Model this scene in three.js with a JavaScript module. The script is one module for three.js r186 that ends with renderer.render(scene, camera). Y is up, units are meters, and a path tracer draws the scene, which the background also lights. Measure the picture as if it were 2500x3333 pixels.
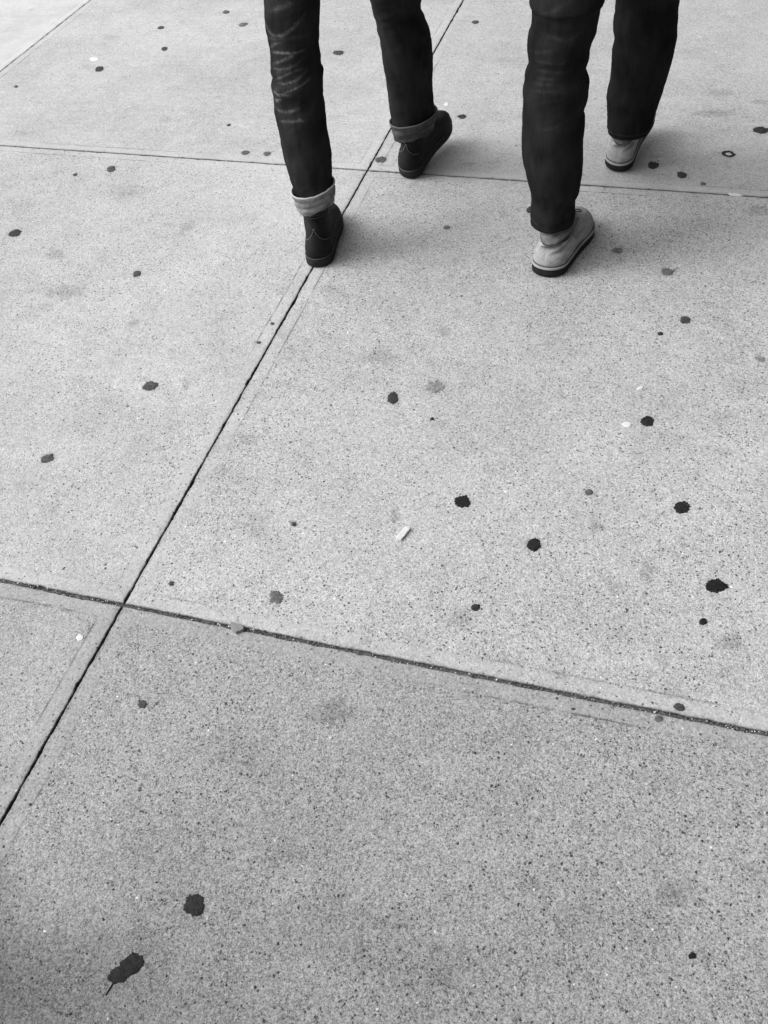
import * as THREE from 'three';
import { mergeGeometries } from 'three/addons/utils/BufferGeometryUtils.js';

// ---------------------------------------------------------------- camera, sky, sun, exposure
const scene = new THREE.Scene();
const camera = new THREE.PerspectiveCamera(60.458, 768 / 1024, 0.03, 600);
camera.position.set(0.8769, 1.4, 0.8144);
camera.rotation.set(THREE.MathUtils.degToRad(-48.549), THREE.MathUtils.degToRad(20.355), THREE.MathUtils.degToRad(-6.413), 'YXZ');
scene.add(camera);

const SUN = new THREE.Vector3(-0.80, 0.57, 0.13).normalize();
const SKY = { zenith: 0.05, glow: 3.3, spread: 1.95, ground: 0.08 };
const SUN_POWER = 1.1, SUN_SIZE = 62;
{
  // a bright overcast: one even veil that brightens smoothly towards the hidden sun
  const w = 512, h = 256, d = new Float32Array(w * h * 4), v = new THREE.Vector3();
  for (let j = 0; j < h; j++) for (let i = 0; i < w; i++) {
    const a = ((i + 0.5) / w - 0.5) * 2 * Math.PI, e = ((j + 0.5) / h - 0.5) * Math.PI;
    v.set(Math.cos(e) * Math.cos(a), Math.sin(e), Math.cos(e) * Math.sin(a));
    const g = Math.acos(THREE.MathUtils.clamp(v.dot(SUN), -1, 1));
    let L = SKY.zenith * (0.75 + 0.25 * Math.max(0, v.y)) + SKY.glow * Math.exp(-g * SKY.spread);
    if (e < 0) L = SKY.ground;
    d.set([L, L, L, 1], (j * w + i) * 4);
  }
  const t = new THREE.DataTexture(d, w, h, THREE.RGBAFormat, THREE.FloatType);
  t.mapping = THREE.EquirectangularReflectionMapping;
  t.magFilter = THREE.LinearFilter; t.minFilter = THREE.LinearFilter; t.needsUpdate = true;
  scene.background = t; scene.environment = t;
}
const sun = new THREE.DirectionalLight(0xffffff, SUN_POWER);
sun.position.copy(SUN).multiplyScalar(12); sun.target.position.set(0, 0, -1);
sun.castShadow = true; sun.shadow.radius = SUN_SIZE; sun.shadow.mapSize.set(2048, 2048);
Object.assign(sun.shadow.camera, { left: -6, right: 6, top: 6, bottom: -6, near: 1, far: 30 });
scene.add(sun, sun.target);

const renderer = new THREE.WebGLRenderer({ antialias: true });
renderer.setSize(768, 1024);
renderer.toneMapping = THREE.LinearToneMapping;
renderer.toneMappingExposure = 1.95;
renderer.shadowMap.enabled = true;

// ---------------------------------------------------------------- helpers
function rng(seed) { let s = seed >>> 0; return () => { s = (s + 0x6d2b79f5) | 0; let t = Math.imul(s ^ (s >>> 15), 1 | s); t = (t + Math.imul(t ^ (t >>> 7), 61 | t)) ^ t; return ((t ^ (t >>> 14)) >>> 0) / 4294967296; }; }
const clamp = (x, a = 0, b = 1) => Math.min(b, Math.max(a, x));
const smooth = (a, b, x) => { const t = clamp((x - a) / (b - a)); // also falls, where b < a
  return t * t * (3 - 2 * t); };
const lerp = (a, b, t) => a + (b - a) * t;
const LAT = 512, lat = new Float32Array(LAT * LAT);
{ const r = rng(77); for (let i = 0; i < lat.length; i++) lat[i] = r() * 2 - 1; }
function noise(x, y) {            // value noise, -1..1, lattice 1
  const xi = Math.floor(x), yi = Math.floor(y); let fx = x - xi, fy = y - yi; fx = fx * fx * (3 - 2 * fx); fy = fy * fy * (3 - 2 * fy);
  const x0 = xi & 511, x1 = (xi + 1) & 511, y0 = (yi & 511) * LAT, y1 = ((yi + 1) & 511) * LAT;
  const a = lat[y0 + x0], b = lat[y0 + x1], c = lat[y1 + x0], d = lat[y1 + x1];
  return a + (b - a) * fx + (c - a + (a - b + d - c) * fx) * fy;
}
function keys(table, x, col = 1) {  // smooth interpolation in rows [x, ...]
  if (x <= table[0][0]) return table[0][col];
  for (let i = 1; i < table.length; i++) if (x <= table[i][0]) {
    const p1 = table[i - 1], p2 = table[i], p0 = table[i - 2] ?? p1, p3 = table[i + 1] ?? p2, t = (x - p1[0]) / (p2[0] - p1[0]);
    const h = p2[0] - p1[0], m1 = p2[0] === p0[0] ? 0 : (p2[col] - p0[col]) / (p2[0] - p0[0]) * h, m2 = p3[0] === p1[0] ? 0 : (p3[col] - p1[col]) / (p3[0] - p1[0]) * h;
    const t2 = t * t, t3 = t2 * t;
    return (2 * t3 - 3 * t2 + 1) * p1[col] + (t3 - 2 * t2 + t) * m1 + (3 * t2 - 2 * t3) * p2[col] + (t3 - t2) * m2;
  }
  return table[table.length - 1][col];
}
const toS = (l) => { l = clamp(l); return Math.round(255 * (l <= 0.0031308 ? 12.92 * l : 1.055 * Math.pow(l, 1 / 2.4) - 0.055)); };
const S_TABLE = new Uint8Array(4097); for (let i = 0; i <= 4096; i++) S_TABLE[i] = toS(i / 4096);
function greyTexture(L, w, h, srgb = true, repeat = false) {   // L: linear reflectance per texel
  const d = new Uint8Array(w * h * 4);
  for (let i = 0; i < w * h; i++) { const v = srgb ? S_TABLE[Math.round(clamp(L[i]) * 4096)] : Math.round(clamp(L[i]) * 255); d[i * 4] = d[i * 4 + 1] = d[i * 4 + 2] = v; d[i * 4 + 3] = 255; }
  const t = new THREE.DataTexture(d, w, h); t.magFilter = THREE.LinearFilter; t.minFilter = THREE.LinearFilter;
  if (srgb) t.colorSpace = THREE.SRGBColorSpace;
  t.wrapS = t.wrapT = repeat ? THREE.RepeatWrapping : THREE.ClampToEdgeWrapping; t.needsUpdate = true;
  return t;
}
const grey = (v) => new THREE.Color().setRGB(v, v, v);
function mat(v, roughness = 0.9, extra = {}) { return new THREE.MeshPhysicalMaterial({ specularIntensity: 0.5, color: typeof v === 'number' ? grey(v) : 0xffffff, map: typeof v === 'number' ? null : v, roughness, metalness: 0, ...extra }); }
function mesh(name, g, m, parent = scene) { const o = new THREE.Mesh(g, m); o.name = name; o.castShadow = o.receiveShadow = true; parent.add(o); return o; }
const used = {};
function numbered(name) { used[name] = (used[name] ?? -1) + 1; return used[name] ? `${name}_${String(used[name]).padStart(3, '0')}` : name; }
function tag(o, label, category, group) { o.userData.label = label; o.userData.category = category; if (group) o.userData.group = group; return o; }
function geo(pos, idx, uv) {
  const g = new THREE.BufferGeometry(); g.setAttribute('position', new THREE.Float32BufferAttribute(pos, 3));
  g.setAttribute('uv', new THREE.Float32BufferAttribute(uv ?? new Array(pos.length / 3 * 2).fill(0), 2));
  g.setIndex(idx); g.computeVertexNormals(); return g;
}
// a grid of points f(i, j) -> [x, y, z, u, v]; i runs round (closed when wrap), j runs along
function surface(n, m, f, wrap = true) {
  const pos = [], uv = [], idx = [];
  for (let j = 0; j <= m; j++) for (let i = 0; i <= n; i++) { const p = f(i, j); pos.push(p[0], p[1], p[2]); uv.push(p[3] ?? i / n, p[4] ?? j / m); }
  for (let j = 0; j < m; j++) for (let i = 0; i < n; i++) { const a = j * (n + 1) + i, b = a + 1, c = a + n + 1, d = c + 1; idx.push(a, b, d, a, d, c); }
  const g = geo(pos, idx, uv);
  if (wrap) { const N = g.attributes.normal; for (let j = 0; j <= m; j++) { const a = j * (n + 1), b = a + n, v = new THREE.Vector3(N.getX(a) + N.getX(b), N.getY(a) + N.getY(b), N.getZ(a) + N.getZ(b)).normalize(); N.setXYZ(a, v.x, v.y, v.z); N.setXYZ(b, v.x, v.y, v.z); } }
  return g;
}
function tube(points, r, seg = 24, rad = 6, closed = false) { return new THREE.TubeGeometry(new THREE.CatmullRomCurve3(points.map((p) => new THREE.Vector3(...p)), closed), seg, r, rad, closed); }

// ---------------------------------------------------------------- the pavement: concrete slabs with open joints
const S = 1.752;                                     // slab side; joints run along x = k S and z = k S
const ground = mesh('ground', new THREE.PlaneGeometry(800, 800).rotateX(-Math.PI / 2).translate(0, -0.05, 0), mat(0.3, 0.95));
ground.userData.kind = 'structure';
const pavement = new THREE.Group(); pavement.name = 'pavement'; pavement.userData.kind = 'structure'; scene.add(pavement);

// gum trodden flat on it: kind, x, z, long and short radius, turn, reflectance, label
const GUM = [
  ['g', -0.997, -1.224, 0.0213, 0.0183, 1.10, 0.043, "dark oval gum spot at the far left edge, level with the black left shoe"],
  ['g', -0.502, -1.080, 0.0166, 0.0120, 1.10, 0.068, "ragged dark gum spot left of the black left shoe's heel, on the left slab"],
  ['g', -0.242, -0.630, 0.0194, 0.0170, 2.86, 0.071, "large grey gum spot with ragged edge in the middle of the left slab"],
  ['g', -0.372, -0.344, 0.0158, 0.0153, 2.11, 0.081, "large ragged grey gum spot low in the left slab, above its near joint"],
  ['g', 0.371, -0.699, 0.0221, 0.0136, 1.26, 0.043, "squarish dark gum spot left of the faint grey ring on the middle slab"],
  ['f', 0.460, -0.758, 0.0217, 0.0196, 1.95, 0.234, "faint pale grey gum ring right of the squarish dark spot"],
  ['g', 0.960, -0.731, 0.0186, 0.0146, 1.79, 0.020, "smooth round black gum spot right beside the white paint fleck"],
  ['g', 0.604, -0.408, 0.0178, 0.0162, -2.55, 0.018, "round black gum spot up and to the right of the white paper stub"],
  ['g', 0.770, -0.323, 0.0170, 0.0144, 1.70, 0.018, "round black gum spot in the middle of the three big ones, with a wispy tail"],
  ['g', 1.049, -0.485, 0.0197, 0.0147, 2.17, 0.018, "black oval gum spot at the right, straight above the biggest black one"],
  ['g', 1.122, -0.295, 0.0207, 0.0162, 2.76, 0.014, "biggest black gum spot, a wide double oval near the right edge"],
  ['g', 0.859, -0.488, 0.0092, 0.0085, 2.20, 0.094, "small mottled grey gum spot between two black spots on the middle slab"],
  ['g', 0.686, -0.146, 0.0091, 0.0082, 2.59, 0.032, "small ragged black gum spot above the middle of the near cross joint"],
  ['g', 1.102, -0.206, 0.0088, 0.0069, 1.86, 0.015, "small round black gum spot just below the biggest black one"],
  ['f', 0.295, -0.085, 0.0159, 0.0125, 0.98, 0.137, "blurred dark grey blot above the stone chip in the joint"],
  ['g', 0.375, 0.496, 0.0193, 0.0156, -2.64, 0.032, "large ragged dark blot low on the nearest slab, left of centre"],
  ['g', 0.138, 0.196, 0.0089, 0.0073, -2.49, 0.076, "small ragged grey gum spot just right of the long joint on the nearest slab"],
  ['g', 1.022, -1.123, 0.0148, 0.0131, 1.64, 0.059, "ragged dark gum spot at the right, below the pale oval by the light boot"],
  ['g', 0.966, -1.056, 0.0078, 0.0067, 1.84, 0.030, "tiny dark gum dot just left of and below the ragged spot at the right"],
  ['g', 0.966, -1.328, 0.0178, 0.0165, 1.46, 0.121, "pale grey oval gum spot to the right of the light left boot"],
  ['f', 0.825, -1.410, 0.0158, 0.0130, 1.84, 0.144, "faint grey gum spot between the light left boot and the pale oval spot"],
  ['g', 0.886, -1.899, 0.0238, 0.0177, 1.56, 0.039, "round dark gum spot right beside the heel of the light right boot"],
  ['g', 0.974, -1.850, 0.0205, 0.0152, 1.07, 0.043, "dark gum spot with a pointed tail, just above the far cross joint"],
  ['r', 1.107, -1.998, 0.0220, 0.0204, 0.90, 0.025, "dark gum ring with a white centre at the upper right"],
  ['g', 1.203, -2.170, 0.0262, 0.0242, 1.34, 0.032, "dark oval gum spot touching the right edge of the photo"],
  ['g', 0.224, -2.155, 0.0171, 0.0154, -2.61, 0.043, "dark oval gum spot just right of the toe of the raised black shoe"],
  ['g', 0.101, -2.983, 0.0174, 0.0144, 1.30, 0.071, "small grey gum spot at the top between the two people"],
  ['g', -0.380, -2.642, 0.0248, 0.0212, -2.54, 0.065, "grey oval gum spot between the cuffed-jeans walker's two knees"],
  ['f', -0.889, -2.892, 0.0218, 0.0202, 1.14, 0.137, "pale grey gum spot nearest the top, left of the cuffed-jeans walker's knee"],
  ['g', -1.022, -3.023, 0.0204, 0.0144, 1.01, 0.085, "small grey gum spot at the top, above and left of the pale one"],
  ['g', -1.251, -2.832, 0.0196, 0.0142, 1.09, 0.065, "dark gum spot near the top, upper one of a close pair"],
  ['g', -1.133, -2.621, 0.0209, 0.0134, 1.19, 0.059, "dark gum spot near the top, lower one of a close pair"],
  ['g', -1.324, -2.405, 0.0279, 0.0183, 1.19, 0.048, "dark tilted oval gum spot just below the pale paint fleck at upper left"],
  ['g', -1.598, -2.215, 0.0151, 0.0079, 0.81, 0.076, "tiny grey gum dot at the far left below the edge of the pale strip"],
  ['g', -0.878, -1.646, 0.0209, 0.0141, 1.05, 0.081, "mottled grey gum spot just below the far cross joint at left"],
  ['g', -0.987, -1.593, 0.0105, 0.0078, 0.87, 0.065, "tiny dark gum dot left of the mottled spot below the far cross joint"],
  ['g', -0.452, -1.812, 0.0159, 0.0140, -2.47, 0.108, "left one of two grey gum spots above the far joint beside the cuffed shin"],
  ['g', -0.373, -1.816, 0.0154, 0.0126, 1.33, 0.108, "right one of two grey gum spots above the far joint beside the cuffed shin"],
  ['g', 0.025, -1.825, 0.0210, 0.0185, 1.49, 0.089, "grey gum blot touching the long joint beside the raised black shoe"],
  ['g', 0.555, -1.587, 0.0187, 0.0132, 1.46, 0.051, "dark gum spot peeking out left of the light left boot's trouser hem"],
  ['g', 1.070, -0.017, 0.0096, 0.0076, -3.02, 0.056, "dark triangular blot just above the near cross joint at right"],
  ['g', 1.038, 0.013, 0.0078, 0.0061, 2.61, 0.121, "grey blot just below the near cross joint at right, beneath the triangular one"],
  ['g', 0.074, -0.070, 0.0064, 0.0050, -2.44, 0.061, "small dark gum dot right of where the two near joints cross"],
  ['g', 1.111, 0.382, 0.0059, 0.0045, 2.54, 0.023, "small black gum spot alone at the lower right corner of the nearest slab"],
  ['g', -0.031, -0.843, 0.0067, 0.0055, -2.76, 0.068, "small dark dot just left of the long joint, below the black left shoe"],
  ['g', -0.024, -0.926, 0.0066, 0.0054, -2.42, 0.104, "small grey dot just left of the long joint, closest below the black left shoe"],
  ['g', 0.480, -0.646, 0.0049, 0.0044, 1.14, 0.030, "tiny black dot below the faint grey ring"],
  ['g', -0.590, -2.000, 0.0101, 0.0071, 1.45, 0.065, "tiny dark dot on the far left slab, left of the cuffed-jeans walker's shin"],
  ['f', 0.330, -1.456, 0.0104, 0.0089, 1.12, 0.125, "faint small grey spot between the black left shoe and the light left boot"],
  ['f', 1.200, -0.998, 0.0116, 0.0109, -2.93, 0.203, "pale grey spot at the right edge of the middle slab"],
  ['g', 1.038, -1.805, 0.0085, 0.0081, 1.12, 0.094, "small grey gum spot just above the far cross joint near the right edge"],
];
// stains and broad darker patches in the concrete: x, z, long and short radius, turn, strength
const STAINS_AND_PATCHES = [[0.107,-0.801,0.016,0.013,-3.0,0.22],[0.074,-0.495,0.023,0.019,-2.4,0.30],[0.053,-0.392,0.020,0.016,0.9,0.25],[0.471,-0.342,0.020,0.011,1.3,0.32],[1.149,-0.170,0.025,0.017,2.7,0.34],[0.766,0.501,0.020,0.019,2.8,0.30],[-0.723,-0.841,0.038,0.026,-2.9,0.16],[-0.520,-1.341,0.023,0.017,-2.8,0.22],[1.196,-2.372,0.030,0.018,3.0,0.30],[1.068,-2.430,0.047,0.026,3.0,0.25],[1.050,-2.271,0.068,0.031,3.0,0.32],[0.996,-0.298,0.024,0.018,1.7,0.34],[0.663,-0.116,0.022,0.022,2.8,0.30],[1.115,-0.769,0.032,0.025,1.8,0.16],[1.128,-0.666,0.025,0.012,2.9,0.22],[-0.799,-1.135,0.037,0.025,-2.6,0.30],[0.313,-1.831,0.030,0.015,3.0,0.25],[-0.156,-0.652,0.022,0.009,1.1,0.32],[1.197,-1.675,0.040,0.032,2.7,0.34],[0.500,-0.025,0.018,0.007,2.9,0.30],[0.476,0.395,0.023,0.018,3.1,0.16],[0.753,-2.752,0.086,0.034,1.5,0.22],[0.887,-0.393,0.014,0.012,2.6,0.30],[0.434,-0.974,0.024,0.018,3.0,0.25],[0.866,-0.038,0.017,0.010,2.9,0.32],[0.481,0.133,0.038,0.028,3.0,0.34],[1.076,0.302,0.025,0.017,2.7,0.30],[1.111,-1.121,0.031,0.027,2.2,0.16],[-0.176,0.101,0.012,0.008,-3.0,0.22],[0.296,-0.845,0.042,0.028,3.0,0.30],[1.055,-0.042,0.016,0.011,2.8,0.25],[-0.675,-0.964,0.066,0.034,3.1,0.32],[-0.732,-1.527,0.099,0.044,3.1,0.13],[0.580,0.475,0.072,0.047,2.9,0.13],[0.797,0.112,0.064,0.039,2.9,0.13],[0.340,0.257,0.060,0.047,-3.1,0.13],[0.947,0.368,0.056,0.033,2.8,0.13],[-1.384,-2.417,0.039,0.025,-2.5,0.25],[0.723,-0.940,0.086,0.055,2.9,0.13],[0.292,0.439,0.127,0.082,3.0,0.13],[0.278,0.606,0.097,0.064,3.1,0.13],[0.489,0.344,0.102,0.070,3.0,0.13],[0.728,0.490,0.090,0.044,2.9,0.13],[0.387,0.246,0.066,0.035,3.0,0.13],[0.818,0.232,0.076,0.047,2.9,0.13]];
for (const [, x, z, a, b, turn] of GUM) STAINS_AND_PATCHES.push([x, z, a * 1.35, b * 1.35, turn, 0.22]);
function blotchy(N, seed, o) {
  const r = rng(seed), L = new Float32Array(N * N), px = S / N, ox = r() * 400, oz = r() * 400;
  const edge = new Float32Array(N); for (let i = 0; i < N; i++) edge[i] = Math.min(i + 0.5, N - i - 0.5) * px;
  // fine sand grain, two sizes
  const fine = new Float32Array(N * N); for (let i = 0; i < fine.length; i++) fine[i] = r() * 2 - 1;
  for (let j = 0; j < N; j++) for (let i = 0; i < N; i++) {
    const x = i * px, z = j * px, k = j * N + i, X = x + ox, Z = z + oz;
    const low = 0.07 * noise(X * 2.1, Z * 2.1) + 0.055 * noise(X * 6.5 + 31, Z * 6.5) + 0.05 * noise(X * 19, Z * 19 + 7);
    const mid = 0.05 * noise(X * 60 + 11, Z * 60) + o.grain * (0.34 * noise(X * 280, Z * 280) + 0.6 * noise(X * 560 + 5, Z * 560 + 3));
    let v = 1 + low + mid + 0.9 * o.grain * fine[k];
    const d = Math.min(edge[i], edge[j]);
    const wob = 0.0012 * noise(X * 9, Z * 9);
    // trowelled border band, its tooled line holding dirt, and grime along the arris
    if (d < 0.05) {
      v = lerp(1 + low + mid * 0.8, v, smooth(0.03, 0.042, d + wob)) * (1 + o.band * (1 - smooth(0.030, 0.040, d)));
      const line = Math.exp(-Math.pow((d + 1.6 * wob - 0.0375) / 0.0021, 2)), along = edge[i] < edge[j] ? Z : X;
      v *= 1 - 0.62 * line * (0.6 + 0.5 * noise(along * 40, 3)) * smooth(-0.65, 0.35, noise(along * 3.1 + 9, (edge[i] < edge[j] ? (i < N / 2) : (j < N / 2) ? 3 : 5) * 7.3 + seed));
      v *= 1 - 0.3 * (1 - smooth(0.0, 0.011 + 0.005 * noise(X * 40, Z * 40), d));
    }
    // faint broom streaks across the slab
    v *= 1 + 0.02 * noise(X * 4, Z * 170) * o.broom;
    L[k] = o.tone * v;
  }
  // stains and darker patches
  for (const [sx, sz, a, b, turn, strength, ring] of STAINS_AND_PATCHES) {
    const cx = (sx - o.x0) / px, cz = (sz - o.z0) / px, R = a * 1.7 / px;
    if (cx < -R || cz < -R || cx > N + R || cz > N + R) continue;
    const c = Math.cos(turn), s = Math.sin(turn);
    for (let j = Math.max(0, Math.floor(cz - R)); j < Math.min(N, cz + R); j++) for (let i = Math.max(0, Math.floor(cx - R)); i < Math.min(N, cx + R); i++) {
      const dx = (i - cx) * px, dz = (j - cz) * px, u = (dx * c + dz * s) / a, w = (-dx * s + dz * c) / b;
      const X = i * px + sx, Z = j * px + sz, q = Math.hypot(u, w) + 0.35 * noise(X * 70, Z * 70) + 0.25 * noise(X * 190, Z * 190);
      L[j * N + i] *= 1 - strength * (1 - smooth(0.55, 1.25, q)) * (0.7 + 0.45 * noise(X * 300, Z * 300));
    }
  }
  // faint smudges, all sizes
  for (let n = 0; n < 46; n++) {
    const cx = r() * N, cz = r() * N, a = (0.008 + 0.045 * r() * r()) / px, b = a * (0.45 + 0.55 * r()), t = r() * 3.14, c = Math.cos(t), s = Math.sin(t), st = 0.06 + 0.16 * r() * r(), R = a * 1.6;
    for (let j = Math.max(0, cz - R | 0); j < Math.min(N, cz + R); j++) for (let i = Math.max(0, cx - R | 0); i < Math.min(N, cx + R); i++) {
      const dx = i - cx, dz = j - cz, q = Math.hypot((dx * c + dz * s) / a, (-dx * s + dz * c) / b) + 0.4 * noise(i * px * 55 + n, j * px * 55) + 0.25 * noise(i * px * 160, j * px * 160);
      L[j * N + i] *= 1 - st * (1 - smooth(0.5, 1.3, q));
    }
  }
  // aggregate: dark pits and stones, pale grains
  const area = S * S;
  const stamp = (count, lo, hi, dark) => {
    for (let n = 0; n < count; n++) {
      const x = r() * S, z = r() * S;
      if (r() > 0.62 + 0.36 * noise((x + ox) * 2.6, (z + oz) * 2.6) + 0.3 * noise((x + ox) * 14, (z + oz) * 14)) continue;
      const d = Math.min(x, S - x, z, S - z); if (d < 0.036 && r() < 0.5) continue;
      const rad = lo + (hi - lo) * Math.pow(r(), 3.2), e = 0.5 + 0.5 * r(), t = r() * 3.14, c = Math.cos(t), s = Math.sin(t), val = dark ? 0.08 + 0.42 * r() : r() < 0.1 ? 2.1 + 0.6 * r() : 1.15 + 0.35 * r();
      const cx = x / px, cz = z / px, R = rad / px + 1;
      for (let j = Math.max(0, Math.floor(cz - R)); j < Math.min(N, cz + R); j++) for (let i = Math.max(0, Math.floor(cx - R)); i < Math.min(N, cx + R); i++) {
        const dx = (i + 0.5 - cx) * px, dz = (j + 0.5 - cz) * px, q = Math.hypot(dx * c + dz * s, (-dx * s + dz * c) / e) / rad + 0.3 * fine[j * N + i];
        const f = 1 - smooth(0.7, 1.1, q); if (f > 0) L[j * N + i] *= lerp(1, val, f);
      }
    }
  };
  stamp(Math.round(area * o.pits), 0.0006, 0.0026, true);
  stamp(Math.round(area * o.pits * 0.004), 0.0022, 0.0042, true);
  stamp(Math.round(area * o.pale), 0.0007, 0.0024, false);
  return greyTexture(L, N, N);
}
// fine relief shared by all slabs
let concreteBump;
{
  const N = 1024, L = new Float32Array(N * N), r = rng(5);
  for (let j = 0; j < N; j++) for (let i = 0; i < N; i++) L[j * N + i] = 0.62 + 0.12 * noise(i / 2, j / 2) + 0.1 * noise(i / 8, j / 8) + 0.08 * noise(i / 32, j / 32);
  for (let n = 0; n < 2600; n++) { const x = r() * N, z = r() * N, R = 1 + 3.5 * Math.pow(r(), 3); for (let j = -5; j <= 5; j++) for (let i = -5; i <= 5; i++) { const q = Math.hypot(i, j) / R; if (q < 1) L[((z + j + N | 0) % N) * N + ((x + i + N | 0) % N)] -= 0.4 * (1 - q); } }
  concreteBump = greyTexture(L, N, N, false, true); concreteBump.repeat.set(2, 2);
}
// joint half-widths: along z at x = 0 a narrow open crack, across at z = 0 a wider filled one
const HX = { '0': 0.0014, '-1': 0.0016, '1': 0.003 }, HZ = { '0': 0.0036, '-1': 0.0021 };
function slabGeometry(ix, iz, seed) {
  const x0 = ix * S, z0 = iz * S, hx = (k) => HX[k] ?? 0.004, hz = (k) => HZ[k] ?? 0.0045;
  const xa = x0 + hx(ix), xb = x0 + S - hx(ix + 1), za = z0 + hz(iz), zb = z0 + S - hz(iz + 1), n = 260, per = [];
  const j = (t, k) => 0.0012 * noise(t * 46 + seed, k * 9.7 + seed) + 0.001 * noise(t * 190 + seed, k * 5.1) - 0.009 * Math.max(0, noise(t * 31 + 3 * seed, k * 3.3 + seed) - 0.6);
  for (let i = 0; i < n; i++) { const t = i / n; per.push([lerp(xa, xb, t), za - j(t * S, 1), 0, 1]); }
  for (let i = 0; i < n; i++) { const t = i / n; per.push([xb + j(t * S, 2), lerp(za, zb, t), -1, 0]); }
  for (let i = 0; i < n; i++) { const t = i / n; per.push([lerp(xb, xa, t), zb + j(t * S, 3), 0, -1]); }
  for (let i = 0; i < n; i++) { const t = i / n; per.push([xa - j(t * S, 4), lerp(zb, za, t), 1, 0]); }
  const pos = [], uv = [], idx = [], col = [], P = per.length;
  const rings = [[0, -0.05], [0, -0.0038], [0.0008, -0.0012], [0.0026, 0], [0.03, 0]];
  for (const [inset, y] of rings) for (const [x, z] of per) {
    const X = clamp(x, xa + inset - (inset < 0.02 ? 0.003 : 0), xb - inset + (inset < 0.02 ? 0.003 : 0)), Z = clamp(z, za + inset - (inset < 0.02 ? 0.003 : 0), zb - inset + (inset < 0.02 ? 0.003 : 0));
    const mx = (xa + xb) / 2, mz = (za + zb) / 2, px = inset < 0.02 ? X - Math.sign(X - mx) * inset * (Math.abs(X - mx) > S / 2 - 0.03 ? 1 : 0) : X, pz = inset < 0.02 ? Z - Math.sign(Z - mz) * inset * (Math.abs(Z - mz) > S / 2 - 0.03 ? 1 : 0) : Z;
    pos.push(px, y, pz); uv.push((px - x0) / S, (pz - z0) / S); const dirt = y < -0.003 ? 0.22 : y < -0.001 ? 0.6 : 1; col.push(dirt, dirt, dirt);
  }
  for (let k = 0; k < rings.length - 1; k++) for (let i = 0; i < P; i++) { const a = k * P + i, b = k * P + (i + 1) % P, c = a + P, d = b + P; idx.push(a, c, b, b, c, d); }
  const m = pos.length / 3; pos.push((xa + xb) / 2, 0, (za + zb) / 2); uv.push(0.5, 0.5); col.push(1, 1, 1);
  for (let i = 0; i < P; i++) idx.push((rings.length - 1) * P + i, m, (rings.length - 1) * P + (i + 1) % P);
  const g = geo(pos, idx, uv); g.setAttribute('color', new THREE.Float32BufferAttribute(col, 3));
  if (g.attributes.normal.getY(m) < 0) { for (let i = 0; i < idx.length; i += 3) { const t = idx[i]; idx[i] = idx[i + 1]; idx[i + 1] = t; } g.setIndex(idx); g.computeVertexNormals(); }
  return g;
}
// column, row: tone, pits and pale grains per square metre, grain strength
const SLABS = {
  '0,0': [2048, 0.305, 24000, 6000, 0.62, 0.01], '-1,0': [2048, 0.335, 20000, 4000, 0.5, 0.01],
  '0,-1': [2048, 0.415, 25000, 3000, 0.5, 0.01], '-1,-1': [2048, 0.43, 18000, 2400, 0.42, 0.015],
  '0,-2': [1024, 0.38, 5000, 2400, 0.36, 0.03], '-1,-2': [1024, 0.43, 4500, 2200, 0.32, 0.04], '-2,-2': [1024, 0.5, 1200, 300, 0.1, 0.06],
};
const spare = [];
for (let iz = -5; iz <= 3; iz++) for (let ix = -3; ix <= 4; ix++) {
  const o = SLABS[`${ix},${iz}`]; let m;
  if (o) {
    const tex = blotchy(o[0], 100 + ix * 13 + iz * 57, { tone: o[1], pits: o[2], pale: o[3], grain: o[4], band: o[5], broom: iz === -2 ? 1.6 : 0.6, x0: ix * S, z0: iz * S });
    m = mat(tex, 0.93, { bumpMap: concreteBump, bumpScale: 0.0012, vertexColors: true });
    if (o[0] === 1024) spare.push(m);
  }
  const s = mesh(numbered('slab'), slabGeometry(ix, iz, (ix + 9) * 3.1 + (iz + 9) * 7.7), m ?? null, pavement); if (!m) s.userData.later = true;
}
pavement.children.forEach((s, i) => { if (s.userData.later) { s.material = spare[i % spare.length]; delete s.userData.later; } });
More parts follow.
